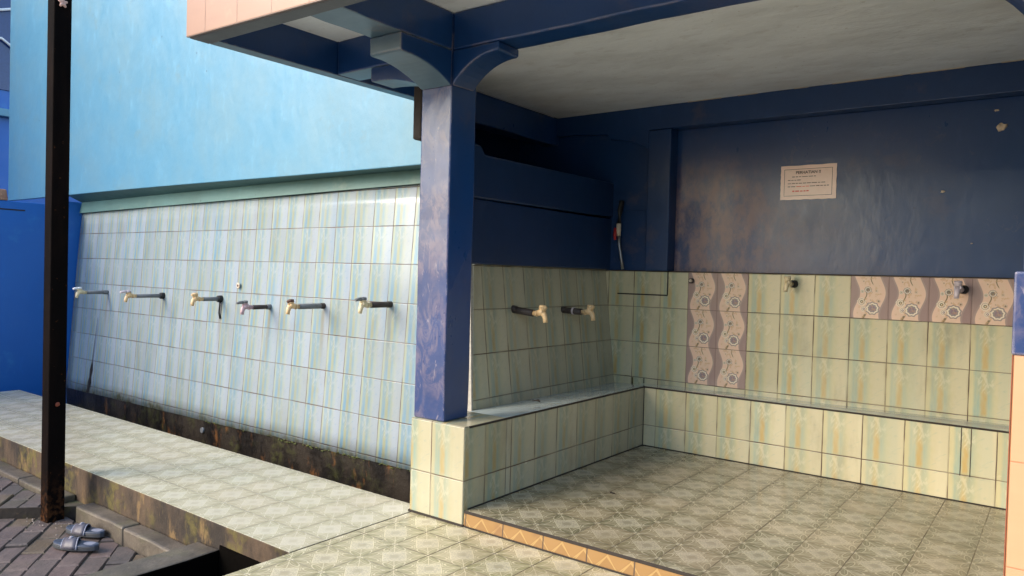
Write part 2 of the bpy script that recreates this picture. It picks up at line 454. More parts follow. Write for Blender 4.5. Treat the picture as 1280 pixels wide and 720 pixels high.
M['slip_sole'] = mat('slipper rubber', simple((.035, .04, .05), .6))
M['slip_bed'] = mat('slipper footbed', simple((.050, .065, .105), .45, var=.5))
M['slip_strap'] = mat('slipper strap', simple((.075, .072, .098), .5, var=.5))
M['slip_print'] = mat('worn slipper print', simple((.25, .26, .33), .4, var=.4))
M['leaf'] = mat('dry leaf', simple((.035, .025, .018), .8))
M['stone'] = mat('pale pebble', simple((.30, .25, .22), .8))

# ------------------------------------------------------------------ mesh helpers
def link(name, me, parent=None):
    o = bpy.data.objects.new(name, me); COL.objects.link(o)
    if parent: o.parent = parent
    return o
def empty(name, loc=(0, 0, 0), rz=0.):
    o = bpy.data.objects.new(name, None); COL.objects.link(o); o.empty_display_size = .1
    o.location = loc; o.rotation_euler = (0, 0, rz)
    return o
def tag(o, label=None, cat=None, group=None, kind=None):
    if label: o['label'] = label
    if cat: o['category'] = cat
    if group: o['group'] = group
    o['kind'] = kind or 'thing'
    return o
class MB:
    """collects shapes into one mesh"""
    def __init__(s):
        s.bm = bmesh.new(); s.uv = s.bm.loops.layers.uv.new('UVMap'); s.mi = 0
    def quad(s, pts, uv=None):
        vs = [s.bm.verts.new(p) for p in pts]
        f = s.bm.faces.new(vs)
        f.material_index = s.mi
        if uv:
            for l, t in zip(f.loops, uv): l[s.uv].uv = t
        return f
    def box(s, lo, hi, tu=.2, tv=.2, ox=0., oy=0., oz=0.):
        """axis box; uv in tile units: X faces (y,z), Y faces (x,z), Z faces (x,y)"""
        x0, y0, z0 = lo; x1, y1, z1 = hi
        U = lambda x: (x - ox) / tu
        W = lambda y: (y - oy) / tu
        Z = lambda z: (z - oz) / tv
        Wv = lambda y: (y - oy) / tv
        F = [([(x0, y0, z0), (x1, y0, z0), (x1, y0, z1), (x0, y0, z1)], 'y'), ([(x1, y1, z0), (x0, y1, z0), (x0, y1, z1), (x1, y1, z1)], 'y'),
             ([(x0, y1, z0), (x0, y0, z0), (x0, y0, z1), (x0, y1, z1)], 'x'), ([(x1, y0, z0), (x1, y1, z0), (x1, y1, z1), (x1, y0, z1)], 'x'),
             ([(x0, y0, z1), (x1, y0, z1), (x1, y1, z1), (x0, y1, z1)], 'z'), ([(x0, y1, z0), (x1, y1, z0), (x1, y0, z0), (x0, y0, z0)], 'z')]
        for pts, ax in F:
            s.quad(pts, [{'y': (U(p[0]), Z(p[2])), 'x': (W(p[1]), Z(p[2])), 'z': (U(p[0]), Wv(p[1]))}[ax] for p in pts])
    def hexa(s, b, t):
        """8 points: bottom loop b (ccw from above), top loop t"""
        for i in range(4):
            j = (i + 1) % 4
            s.quad([b[i], b[j], t[j], t[i]])
        s.quad(list(t)); s.quad(list(reversed(b)))
    def prism(s, prof, axis, a0, a1):
        """extrude a closed 2-D profile along an axis ('x': (y,z), 'y': (x,z), 'z': (x,y))"""
        def P(p, a):
            return {'x': (a, p[0], p[1]), 'y': (p[0], a, p[1]), 'z': (p[0], p[1], a)}[axis]
        A = [s.bm.verts.new(P(p, a0)) for p in prof]; B = [s.bm.verts.new(P(p, a1)) for p in prof]
        n = len(prof)
        fs = [s.bm.faces.new((A[i], A[(i + 1) % n], B[(i + 1) % n], B[i])) for i in range(n)]
        fs += [s.bm.faces.new(list(reversed(A))), s.bm.faces.new(B)]
        for f in fs: f.material_index = s.mi
        return fs
    def tube(s, pts, r, seg=12, cap=True):
        pts = [Vector(p) for p in pts]
        rs = r if isinstance(r, (list, tuple)) else [r] * len(pts)
        rings = []
        ref = Vector((0, 0, 1))
        for i, p in enumerate(pts):
            d = (pts[min(i + 1, len(pts) - 1)] - pts[max(i - 1, 0)]).normalized()
            a = d.cross(ref)
            if a.length < .1: a = d.cross(Vector((1, 0, 0)))
            a.normalize(); b = d.cross(a).normalized()
            rings.append([s.bm.verts.new(p + (a * math.cos(t) + b * math.sin(t)) * rs[i]) for t in [2 * math.pi * k / seg for k in range(seg)]])
        for R0, R1 in zip(rings, rings[1:]):
            for k in range(seg):
                f = s.bm.faces.new((R0[k], R0[(k + 1) % seg], R1[(k + 1) % seg], R1[k])); f.smooth = True; f.material_index = s.mi
        if cap:
            for R_ in (rings[0], rings[-1]):
                f = s.bm.faces.new(R_); f.material_index = s.mi
    def blob(s, c, r, seed=0, sub=2, amp=.25):
        rn = random.Random(seed)
        m = Matrix.Translation(c) @ Matrix.Diagonal((*r, 1))
        g = bmesh.ops.create_icosphere(s.bm, subdivisions=sub, radius=1., matrix=m)
        for v in g['verts']:
            v.co += (v.co - Vector(c)) * (rn.random() - .5) * amp
            for f in v.link_faces: f.smooth = True; f.material_index = s.mi
    def build(s, name, m, parent=None, bevel=0., seg=2, wob=0., cuts=5):
        bmesh.ops.remove_doubles(s.bm, verts=s.bm.verts[:], dist=2e-5)
        if wob:
            from mathutils import noise as mn_
            for _ in range(cuts):
                lg = [e for e in s.bm.edges if e.calc_length() > .16]
                if not lg: break
                bmesh.ops.subdivide_edges(s.bm, edges=lg, cuts=1, use_grid_fill=True)
            for v in s.bm.verts:
                v.co += mn_.noise_vector(v.co * 5.5) * wob + mn_.noise_vector(v.co * 16.) * wob * .35
        bmesh.ops.recalc_face_normals(s.bm, faces=s.bm.faces[:])
        me = bpy.data.meshes.new(name); s.bm.to_mesh(me); s.bm.free()
        for x in (m if isinstance(m, (list, tuple)) else [m]): me.materials.append(x)
        o = link(name, me, parent)
        if bevel:
            b = o.modifiers.new('edge', 'BEVEL'); b.width = bevel; b.segments = seg; b.limit_method = 'ANGLE'; b.angle_limit = math.radians(40)
        return o
def boxo(name, lo, hi, m, parent=None, bevel=.004, wob=0., **kw):
    b = MB(); b.box(lo, hi, **kw); return b.build(name, m, parent, bevel, wob=wob)

# key numbers of the place (metres; X right along the back wall, Y into the bay, Z up)
ZC0 = 2.321; HP = .448; TH = .2438; HF = .072; YB = 1.736; YW = 2.08; ROW = .449; ROWH = .244

# ------------------------------------------------------------------ ground and paving (setting)
g = MB(); g.quad([(-220, -220, -.62), (220, -220, -.62), (220, 220, -.62), (-220, 220, -.62)])
tag(g.build('ground', M['soil']), kind='structure')

FT = .19
def sheet(name, lo, hi, m, side, ox, oy, bevel=.004):
    b = MB()
    b.box(lo, hi, tu=FT, tv=FT, ox=ox, oy=oy)
    for f in b.bm.faces:
        f.normal_update()
        if abs(f.normal.z) < .5: f.material_index = 1
    return tag(b.build(name, [m, side], None, bevel), kind='structure')
sheet('walkway', (-5.24, -.695, -.50), (-.324, .075, 0), M['walk_tile'], M['edge_grime'], -.324, -.512)
sheet('pavement', (-.321, -2.6, -.50), (14., -.004, 0), M['apron_tile'], M['edge_grime'], -.075, -.545)
sheet('walkway_join', (-.321, -.001, -.50), (-.012, .16, -.006), M['apron_tile'], M['edge_grime'], -.075, -.545)
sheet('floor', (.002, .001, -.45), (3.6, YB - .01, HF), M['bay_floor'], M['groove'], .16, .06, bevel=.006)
# drain trench floor behind the walkway and the open drain pit
tag(boxo('drain_bed', (-5.7, .078, -.60), (-.34, .75, -.46), M['black'], None, 0), kind='structure')
tag(boxo('pit_bed', (-.885, -3.2, -.618), (-.324, -.70, -.56), M['black'], None, 0), kind='structure')

tag(boxo('pit_shade', (-.812, -.7015, -.56), (-.324, -.6965, -.088), M['black'], None, 0), kind='structure')  # black sheet painting the pit's shade over the slab face
# kerbs
k = MB()
for (x0, x1) in ((-5.6, -2.235), (-2.03, -.990)):
    n = max(1, round((x1 - x0) / .55))
    for i in range(n):
        a = x0 + (x1 - x0) * i / n + .003; b_ = x0 + (x1 - x0) * (i + 1) / n - .003
        k.box((a, -.788 - random.uniform(0, .003), -.40), (b_, -.6975, -.149 + random.uniform(-.003, .003)))
tag(k.build('kerb', M['kerb'], None, .010, wob=.005), kind='structure')
k = MB(); k.hexa([(-.985, -3.2, -.6), (-.84, -3.2, -.6), (-.81, -.6975, -.6), (-.985, -.6975, -.6)],
                 [(-.985, -3.2, -.116), (-.845, -3.2, -.118), (-.815, -.6975, -.109), (-.985, -.6975, -.110)])
o = k.build('drain_kerb', [M['kerb'], M['black']], None, .010, wob=.006)
for p in o.data.polygons: p.material_index = 1 if p.normal.x > .5 else 0  # pit side of the kerb blackened to imitate shade
tag(o, kind='structure')

# clay pavers in running bond at 45 degrees, two levels parted by a diagonal riser
RA, RB = Vector((-2.355, -1.026)), Vector((-2.10, -.755))
rd = (RB - RA).normalized(); rn_ = Vector((-rd.y, rd.x))            # rn_ points to the upper side
def clip(poly, n, d):
    """keep the side n.p <= d"""
    out = []
    for i, p in enumerate(poly):
        q_ = poly[(i + 1) % len(poly)]
        a, b_ = n[0] * p[0] + n[1] * p[1] - d, n[0] * q_[0] + n[1] * q_[1] - d
        if a <= 0: out.append(p)
        if (a < 0) != (b_ < 0) and abs(a - b_) > 1e-9:
            t = a / (a - b_); out.append((p[0] + (q_[0] - p[0]) * t, p[1] + (q_[1] - p[1]) * t))
    return out
def paving(name, level, upper):
    b = MB(); rnd = random.Random(3 if upper else 5)
    L = .205; W = .103
    A = Vector((-.782, .623)); B = Vector((.623, .782))
    for i in range(-30, 30):
        for j in range(-16, 16):
            c0 = Vector((-1.9, -1.35)) + A * (j * L + (L / 2 if i % 2 else 0)) + B * (i * W)
            if not (-4.7 < c0.x < -.7 and -3.2 < c0.y < -.6): continue
            h, w = L / 2 - .003, W / 2 - .003
            pts = [tuple(c0 + A * (sx * h + rnd.uniform(-.002, .002)) + B * (sy * w + rnd.uniform(-.002, .002))) for sx, sy in ((-1, -1), (1, -1), (1, 1), (-1, 1))]
            k_ = rn_.dot(RA)
            pts = clip(pts, (-rn_.x, -rn_.y), -k_ - .006) if upper else clip(pts, (rn_.x, rn_.y), k_ - .006)
            if len(pts) > 2: pts = clip(pts, (0, 1), -.7915)
            if len(pts) > 2: pts = clip(pts, (1, 0), -.990)
            if len(pts) < 3: continue
            ar = abs(sum(p[0] * q_[1] - p[1] * q_[0] for p, q_ in zip(pts, pts[1:] + pts[:1]))) / 2
            if ar < .0012: continue
            cx = sum(p[0] for p in pts) / len(pts); cy = sum(p[1] for p in pts) / len(pts)
            dz = rnd.uniform(-.005, .005); tx, ty_ = rnd.uniform(-.03, .03), rnd.uniform(-.03, .03)
            zz = lambda p: level + dz + (p[0] - cx) * tx + (p[1] - cy) * ty_
            T = [b.bm.verts.new((p[0] + (cx - p[0]) * .10, p[1] + (cy - p[1]) * .10, zz(p))) for p in pts]
            Mi = [b.bm.verts.new((p[0], p[1], zz(p) - .006)) for p in pts]; Bo = [b.bm.verts.new((p[0], p[1], level - .06)) for p in pts]
            b.bm.faces.new(T)
            for q_ in range(len(pts)):
                r_ = (q_ + 1) % len(pts)
                b.bm.faces.new((Mi[q_], Mi[r_], T[r_], T[q_])); b.bm.faces.new((Bo[q_], Bo[r_], Mi[r_], Mi[q_]))
    return b.build(name, M['paver'])
tag(paving('paving', -.228, False), kind='structure')
tag(paving('upper_paving', -.178, True), kind='structure')
b = MB()
far = RA - rd * 3.2
b.quad([(-.986, -3.1, -.236), (-.986, -.7885, -.236), (RB.x - .02, -.7885, -.236), (far.x, far.y, -.236), (far.x + .4, -3.1, -.236)])
tag(b.build('paving_bed', M['joint']), kind='structure')
b = MB()
t2 = lambda p, z: (p[0], p[1], z)
up = [RA - rd * 3.2, RB + rd * .09, Vector((-6.0, -.69)), Vector((-6.0, -3.3))]
b.hexa([t2(p, -.6) for p in up], [t2(p, -.187) for p in up])
tag(b.build('upper_paving_bed', M['joint']), kind='structure')
b = MB(); e0, e1 = RA - rd * 3.2, RB + rd * .06
o_ = rn_ * .02
b.hexa([t2(e0 - o_ * .15, -.6), t2(e1 - o_ * .15, -.6), t2(e1 + o_ * .15, -.6), t2(e0 + o_ * .15, -.6)],
       [t2(e0 - o_ * .15, -.176), t2(e1 - o_ * .15, -.176), t2(e1 + o_ * .15, -.176), t2(e0 + o_ * .15, -.176)])
tag(b.build('paving_riser', M['edge_grime']), kind='structure')
# the yard beyond the frame: one paved sheet each side; pale front concrete added to bounce light
tag(boxo('yard', (-40, -60, -.6), (-4.55, -.7, -.20), M['paver'], None, 0), kind='structure')
tag(boxo('bounce_pavement', (-.321, -60, -.6), (14., -2.602, -.004), mat('bounce concrete', concrete((.52, .47, .39), (.42, .37, .30), wet=.8)), None, 0), kind='structure')
tag(boxo('bounce_yard', (-4.55, -60, -.6), (-.324, -3.2, -.205), bpy.data.materials['bounce concrete'], None, 0), kind='structure')

# ------------------------------------------------------------------ outer tiled wall (leaning), its plinth
tw = tag(empty('tiled_wall', (-3.2, .7, 0)), 'long pale blue streaked tile wall leaning back below the light blue wall', 'wall')
def local(o):       # keep world coordinates of children under an Empty that is not at the origin
    for c in o.children: c.matrix_parent_inverse = Matrix.Translation(o.location).inverted() if o.rotation_euler.z == 0 else o.matrix_basis.inverted()
def yb(z): return .678 + (z + .08) * .0715            # face of the leaning wall
b = MB()
xl0, xr0 = -5.80, -.52
nx, nz = 40, 14
zb = lambda x: -.066 - (x + 1.01) * (-.0085) if False else -.066 + (x + 1.01) * .0085
zt = lambda x: 1.679 + (x + 1.13) * .0108
def fp(i, j):
    x = xl0 + (xr0 - xl0) * i / nx
    z0, z1 = zb(x), zt(x)
    z = z0 + (z1 - z0) * j / nz
    wav = .004 * math.sin(x * 2.3 + z) + .003 * math.sin(x * 5.1 - z * 3)
    return (x, yb(z) + wav, z)
VX = [[b.bm.verts.new(fp(i, j)) for j in range(nz + 1)] for i in range(nx + 1)]
for i in range(nx):
    for j in range(nz):
        f = b.bm.faces.new((VX[i][j], VX[i + 1][j], VX[i + 1][j + 1], VX[i][j + 1])); f.smooth = True
        for l in f.loops:
            x, y, z = l.vert.co
            l[b.uv].uv = ((x + 1.317) / .186, (z - ROW) / ROWH)
ob = b.build('tile_panel', M['outer_tile'], tw)
so = ob.modifiers.new('thick', 'SOLIDIFY'); so.thickness = .012; so.offset = -1
for p in ob.data.polygons:
    pass
# make the face normals look to -Y so that the thickness goes backwards
if ob.data.polygons[0].normal.y > 0: ob.data.flip_normals()
b = MB()
b.hexa([(-5.80, .700, -.07 + 0), (-.52, .700, -.045), (-.52, 1.5, -.045), (-5.80, 1.5, -.07)],
       [(-5.80, .835, 1.62), (-.52, .835, 1.675), (-.52, 1.5, 1.675), (-5.80, 1.5, 1.62)])
b.build('backing', M['grime'], tw)
b = MB()
pts = []
n = 60
rr = random.Random(4)
tops = [(-5.80 + (5.28) * i / n, zb(-5.80 + 5.28 * i / n) + .004 + rr.uniform(-.008, .008)) for i in range(n + 1)]
for (x0, z0), (x1, z1) in zip(tops, tops[1:]):
    b.quad([(x0, .690, -.46), (x1, .690, -.46), (x1, .682, z1), (x0, .682, z0)])
    b.quad([(x0, .682, z0), (x1, .682, z1), (x1, .76, z1), (x0, .76, z0)])
b.build('plinth', M['grime'], tw)
# dirty crack running down the far end of the wall
b = MB()
cr = [(-5.235, .62, .002), (-5.25, .46, .003), (-5.262, .32, .005), (-5.27, .20, .005), (-5.275, .12, .028), (-5.285, .05, .016), (-5.29, .0, .034), (-5.30, -.06, .026), (-5.31, -.10, .03)]
for (x0, z0, w0), (x1, z1, w1) in zip(cr, cr[1:]):
    b.quad([(x1 - w1, yb(z1) - .006, z1), (x1 + w1, yb(z1) - .006, z1), (x0 + w0, yb(z0) - .006, z0), (x0 - w0, yb(z0) - .006, z0)])
b.build('crack', M['groove'], tw)
b = MB()
rr = random.Random(11)
for i in range(70):
    x = rr.choice([rr.uniform(-3.3, -1.1), rr.uniform(-2.3, -1.0)]); s_ = rr.uniform(.004, .013)
    b.blob((x, .676, zb(x) + rr.uniform(-.012, .004)), (s_ * 1.5, .003, s_ * .4), seed=i, sub=1, amp=.5)
o = b.build('moss', mat('wet moss', simple((.085, .10, .022), .9, var=.6)), tw); o['kind'] = 'stuff'
b = MB(); b.blob((-2.958, .742, .994), (.022, .004, .022), seed=2, amp=.4); o = b.build('patch', M['plaster'], tw)
b = MB(); b.tube([(-2.957, .738, .994), (-2.957, .742, .994)], .010); b.build('drill_hole', M['brown_plastic'], tw)
b = MB(); b.tube([(-3.314, .672, -.165), (-3.314, .69, -.165)], [.022, .024]); b.build('weep_pipe', M['pvc'], tw)
local(tw)

# ------------------------------------------------------------------ light blue upper wall
uw = tag(empty('upper_wall', (-3.7, .5, 1.78)), 'smooth light blue plastered wall overhanging the pale tiled wall', 'wall')
b = MB()
n = 48
def lbz(x): return 1.778 + (x + .993) * -.0046 + .004 * math.sin(x * 1.1)
xs = [-7.30 + (7.30 - .62) * i / n for i in range(n + 1)]
H = 4.6
Fb = [b.bm.verts.new((x, .66, lbz(x))) for x in xs]; Ft = [b.bm.verts.new((x, .66, H)) for x in xs]
Bb = [b.bm.verts.new((x, .72, lbz(x) + .004)) for x in xs]; Bt = [b.bm.verts.new((x, .72, H)) for x in xs]
for i in range(n):
    for A, B_ in ((Fb, Ft), (Bt, Bb), (Ft, Bt), (Bb, Fb)):
        b.bm.faces.new((A[i], A[i + 1], B_[i + 1], B_[i]))
b.bm.faces.new((Fb[0], Ft[0], Bt[0], Bb[0])); b.bm.faces.new((Fb[-1], Bb[-1], Bt[-1], Ft[-1]))
b.build('wall_body', M['sky_paint'], uw, .006)
b = MB()        # sloping soffit behind the lower edge, then a narrow upright band over the tiles
sof = lambda x: min(lbz(x) - .001, 1.779 + (x + 1.13) * .0085)
for i in range(n):
    x0, x1 = max(xs[i], -5.80), max(xs[i + 1], -5.80)
    if x1 - x0 < .01: continue
    b.quad([(x0, .664, lbz(x0) - .001), (x1, .664, lbz(x1) - .001), (x1, .80, sof(x1)), (x0, .80, sof(x0))])
b.build('soffit', M['green_trim'], uw)
b = MB()
for i in range(n):
    x0, x1 = max(xs[i], -5.80), max(xs[i + 1], -5.80)
    if x1 - x0 < .01: continue
    b.hexa([(x0, .778, zt(x0) + .004), (x1, .778, zt(x1) + .004), (x1, .90, zt(x1) + .004), (x0, .90, zt(x0) + .004)],
           [(x0, .800, sof(x0)), (x1, .800, sof(x1)), (x1, .90, sof(x1)), (x0, .90, sof(x0))])
b.build('trim_band', mat('grey green band paint', paint((.095, .20, .19), rough=.5, var=.6, dark=(.06, .12, .11), scuff=(.17, .24, .20), scuffamt=.5)), uw)
local(uw)

# ------------------------------------------------------------------ blue end wall, building behind
ew = tag(empty('end_wall', (-5.9, -1., 0)), 'bright blue painted wall at the far end of the tiled walkway', 'wall')
boxo('wall_body', (-6.1, -5.0, -.3), (-5.81, .655, 1.70), M['blue'], ew, .01)
boxo('wall_return', (-6.1, .655, -.3), (-5.812, 1.6, 1.74), M['blue'], ew, 0)
boxo('groove', (-5.812, -1.5, 1.612), (-5.807, .30, 1.624), M['groove'], ew, 0)
b = MB(); b.hexa([(-6.08, -.6, 1.70), (-5.80, -.6, 1.70), (-5.80, .16, 1.70), (-6.08, .16, 1.70)], [(-6.05, -.6, 1.80), (-5.83, -.6, 1.80), (-5.82, .15, 1.805), (-6.06, .16, 1.80)])
b.build('coping', mat('broken brick', grime((.45, .22, .13), (.5, .3, .2), (.25, .12, .08), m=.0)), ew, .012)
local(ew)
bb = tag(empty('blue_building', (-9.5, 0, 0)), 'deep blue building with slanting white pipes behind the light blue wall', 'building')
boxo('wall', (-9.8, -6., -.5), (-9.0, 7., 5.6), M['blue'], bb, .02)
boxo('window', (-9.02, -2.5, 3.35), (-8.985, 1.6, 5.3), mat('dark blue window film', simple((.02, .045, .16), .12)), bb, .004)
b = MB()
b.tube([(-8.95, .5, 3.92), (-8.95, 1.12, 4.40 - .40), (-8.95, 1.45, 3.78)], .018); b.build('pipe', M['white_pipe'], bb)
b = MB()
b.tube([(-8.95, .5, 4.20), (-8.95, 1.12, 4.365), (-8.95, 1.6, 4.55)], .018); b.build('pipe', M['white_pipe'], bb)
boxo('ledge', (-9.0, -6., 3.0), (-8.9, 7., 3.10), M['sky_paint'], bb, .01)
local(bb)

# ------------------------------------------------------------------ column with tiled pedestal
cl = tag(empty('column', (-.17, .08, 0)), 'blue painted square column on a tiled pedestal at the corner of the washing bay', 'column')
b = MB()
b.box((-.332, .002, HP), (-.142, .178, ZC0))
for f in b.bm.faces:
    f.normal_update()
    f.material_index = 1 if f.normal.y < -.5 else 0
b.build('shaft', [M['navy'], M['navy_worn_sheen']], cl, .007, wob=.004)
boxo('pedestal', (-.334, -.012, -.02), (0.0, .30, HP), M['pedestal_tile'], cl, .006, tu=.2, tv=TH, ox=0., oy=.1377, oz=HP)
b = MB(); b.box((-.338, -.016, -.012), (.004, .0, .010)); b.build('base_joint', M['groove'], cl)
local(cl)

# ------------------------------------------------------------------ step riser
st = tag(empty('step', (1.0, 0, 0)), 'low step with orange patterned tile riser along the bay floor', 'step')
b = MB(); b.quad([(.002, -.008, .004), (2.6, -.008, .004), (2.6, -.004, HF - .012), (.002, -.004, HF - .012)], [(-.05, 0), (12.3, 0), (12.3, 1), (-.05, 1)])
b.quad([(.002, -.004, HF - .012), (2.6, -.004, HF - .012), (2.6, .0, HF - .012), (.002, .0, HF - .012)])
b.build('riser_tiles', M['riser'], st)
boxo('edge_joint', (.002, -.006, HF - .012), (2.6, .0015, HF + .001), M['groove'], st, .002)
boxo('base_joint', (.002, -.012, -.004), (2.6, -.0085, .006), M['groove'], st, 0)
local(st)

# ------------------------------------------------------------------ bench round the bay
bn = tag(empty('bench', (0, YB, 0)), 'low tiled ledge running round two sides of the washing bay floor', 'ledge')
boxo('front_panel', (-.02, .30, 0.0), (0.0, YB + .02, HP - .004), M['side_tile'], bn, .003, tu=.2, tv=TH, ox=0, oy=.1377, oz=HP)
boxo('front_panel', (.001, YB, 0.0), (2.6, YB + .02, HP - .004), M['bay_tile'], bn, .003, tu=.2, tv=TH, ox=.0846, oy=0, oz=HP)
b = MB()
zr = .405
XI = -.405
b.quad([(-.003, .15, HP), (-.003, YB + .003, HP), (XI, YW, .392), (XI, .15, .400)])
b.quad([(-.003, YB + .003, HP), (2.6, YB + .003, HP), (2.6, YW, .430), (-.003, YW, .418)])
b.quad([(-.003, YB + .003, HP), (-.003, YW, .418), (XI, YW, .392)])
o = b.build('seat_top', M['seat'], bn)
b = MB()
b.box((-.003, .02, HP - .009), (.0025, YB - .003, HP + .0002)); b.box((-.003, YB - .0025, HP - .009), (2.6, YB + .003, HP + .0002))
b.build('edge_joint', M['groove'], bn)
boxo('corner_joint', (-.001, YB - .003, 0.06), (.004, YB + .001, HP), M['groove'], bn, 0)
b = MB()
b.box((-.001, .02, HF - .002), (.005, YB, HF + .004)); b.box((0, YB - .005, HF - .002), (2.6, YB + .001, HF + .004))
b.build('floor_joint', M['groove'], bn)
# two narrow repair joints in one bench tile
b = MB()
for x in (1.733, 1.775): b.box((x, YB - .0012, .20), (x + .004, YB, HP - .01))
b.build('repair_joint', M['edge_grime'], bn)
local(bn)

# ------------------------------------------------------------------ side wall (leaning tile panel, blue parapet)
sw = tag(empty('side_wall', (-.45, 1.2, 0)), 'dark blue wall over shaded green-grey tiles on the left side of the bay', 'wall')
b = MB()
def xs_(z): return -.404 - (z - .37) * .120
ny = 12; nz = 8
ye = lambda z: .532 + (z - .394) * .106
G = [[b.bm.verts.new((xs_(z), ye(z) + (YW - ye(z)) * y, z)) for z in [.36 + (1.187 - .36) * j / nz for j in range(nz + 1)]] for y in [i / ny for i in range(ny + 1)]]
for i in range(ny):
    for j in range(nz):
        f = b.bm.faces.new((G[i][j], G[i + 1][j], G[i + 1][j + 1], G[i][j + 1])); f.smooth = True
        for l in f.loops: l[b.uv].uv = ((l.vert.co.y - .08) / .2, (l.vert.co.z - ROW) / ROWH)
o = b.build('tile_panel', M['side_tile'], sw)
b = MB()
b.hexa([(-.62, ye(.36) - .015, .36), (xs_(.36) + .001, ye(.36) - .015, .36), (xs_(.36) + .001, ye(.36) - .0005, .36), (-.62, ye(.36) - .0005, .36)],
       [(-.70, ye(1.187) - .026, 1.187), (xs_(1.187) + .001, ye(1.187) - .026, 1.187), (xs_(1.187) + .001, ye(1.187) - .0005, 1.187), (-.70, ye(1.187) - .0005, 1.187)])
b.build('sunlit_edge', M['white_strip'], sw, .003)
b = MB()
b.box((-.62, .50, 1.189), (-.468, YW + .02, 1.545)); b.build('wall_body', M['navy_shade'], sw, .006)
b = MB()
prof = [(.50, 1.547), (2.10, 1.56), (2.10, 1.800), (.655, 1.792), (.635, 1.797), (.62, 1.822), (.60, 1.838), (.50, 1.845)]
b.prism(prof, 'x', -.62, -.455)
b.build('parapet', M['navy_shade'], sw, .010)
boxo('beam', (-1.06, .73, 2.10), (-.93, YW, 2.30), M['navy'], sw, .008, wob=.0045)
boxo('niche_wall', (-1.40, .95, .9), (-1.30, 2.2, 2.32), M['navy_shade'], sw, 0)
boxo('niche_floor', (-1.30, .95, 1.50), (-.62, 2.084, 1.60), M['navy_shade'], sw, 0)
local(sw)

# ------------------------------------------------------------------ back wall
bw = tag(empty('back_wall', (.8, YW, 0)), 'dark blue back wall above cream bamboo tiles with a mauve wave patch', 'wall')
XR = 2.6
U0 = 1.328
boxo('tile_panel', (-.62, YW, .35), (XR, YW + .06, 1.1825), M['bay_tile'], bw, 0, tu=.2, tv=ROWH, ox=U0, oz=ROW)
boxo('wave_tile_strip', (.128, YW - .0022, ROW + .002), (.528, YW + .01, 1.1815), M['wave_tile'], bw, .001, tu=.2, tv=ROWH, ox=U0, oz=ROW)
boxo('wave_tile_strip', (1.128, YW - .0022, ROW + 2 * ROWH + .002), (1.928, YW + .01, 1.1815), M['wave_tile'], bw, .001, tu=.2, tv=ROWH, ox=U0, oz=ROW)
boxo('recess_wall', (-1.30, 2.085, 1.184), (-.18, 2.16, 2.32), M['navy_wall'], bw, .004)
boxo('recess_ledge', (-.61, 2.078, 1.600), (-.18, 2.0845, 2.2), M['navy_wall'], bw, .003)
b = MB()
b.box((-.178, 2.045, 1.186), (-.012, 2.16, 2.139)); b.build('pilaster', M['navy_wall'], bw, .007, wob=.002)
prof = [(-.93, 2.30), (-.93, 2.165), (-.80, 2.163), (-.50, 2.140), (-.488, 2.118), (-.476, 2.101), (-.42, 2.098), (-.349, 2.081), (-.295, 2.067), (-.235, 2.040), (-.1785, 2.010), (-.1785, 2.141), (XR, 2.141), (XR, 2.30)]
b = MB(); b.prism(prof, 'y', 2.047, 2.16); b.build('beam', M['navy_wall'], bw, .005)
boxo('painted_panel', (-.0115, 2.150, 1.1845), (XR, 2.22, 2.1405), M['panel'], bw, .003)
boxo('masonry', (-1.42, 2.256, -.3), (2.75, 2.34, 2.6), M['navy_wall'], bw, 0)
b = MB()        # dark sealed joint round a replaced patch of tiles, and the joint on the tile top
z_, w_ = 1.018, .005
b.box((-.40, YW - .003, z_), (-.018, YW, z_ + .009)); b.box((-.024, YW - .003, z_ + .0085), (-.016, YW, 1.1825))
b.build('sealed_joint', M['groove'], bw)
boxo('top_joint', (-.46, YW - .004, 1.1826), (XR, YW + .06, 1.188), M['groove'], bw, 0)
b = MB()        # rust stains beside the corner
for (x, z, w, h) in ((-.262, .40, .006, .045), (-.300, .446, .026, .007), (-.175, .41, .004, .04)):
    b = MB(); b.quad([(x - w, YW - .0016, z), (x + w, YW - .0016, z + .002), (x + w * .8, YW - .0016, z + h), (x - w * .8, YW - .0016, z + h)])
    b.build('rust_stain', M['edge_grime'], bw)
b = MB()
rr = random.Random(2)
for i, (x, z, rx, rz_) in enumerate([(1.826, 1.985, .022, .022), (1.80, 2.075, .010, .005), (1.565, 1.655, .010, .006), (1.93, 2.10, .008, .01), (1.71, 1.37, .006, .003)]):
    b = MB(); b.blob((x, 2.1495, z), (rx, .004, rz_), seed=i + 3, sub=2, amp=.7)
    b.build('paint_chip', M['plaster'], bw)
local(bw)

# ------------------------------------------------------------------ canopy with beams and brackets
cn = tag(empty('canopy', (.4, 0, 2.2)), 'blue beamed concrete canopy with peach tiled edge over the washing bay', 'canopy')
ZB = 2.150; ZC = 2.322
yf = lambda x: -.770 + (x + 1.03) * .045       # the front edge is not quite square to the walls
b = MB(); b.hexa([(-1.034, yf(-1.034) + .012, ZB), (2.9, yf(2.9) + .012, ZB), (2.9, -.56, ZB), (-1.034, -.664, ZB)], [(-1.034, yf(-1.034) + .012, 2.95), (2.9, yf(2.9) + .012, 2.95), (2.9, -.56, 2.95), (-1.034, -.664, 2.95)])
b.build('rim', M['rim_under'], cn, .005)
b = MB(); b.hexa([(-1.034, -.6635, ZB + .001), (-.957, -.6635, ZB + .001), (-.937, .657, ZB + .001), (-1.008, .657, ZB + .001)], [(-1.034, -.6635, 2.95), (-.957, -.6635, 2.95), (-.937, .657, 2.95), (-1.008, .657, 2.95)])
o = b.build('rim', [M['navy'], M['pale_under']], cn, .005)
for p in o.data.polygons: p.material_index = 1 if p.normal.z < -.3 or p.normal.x < -.5 else 0
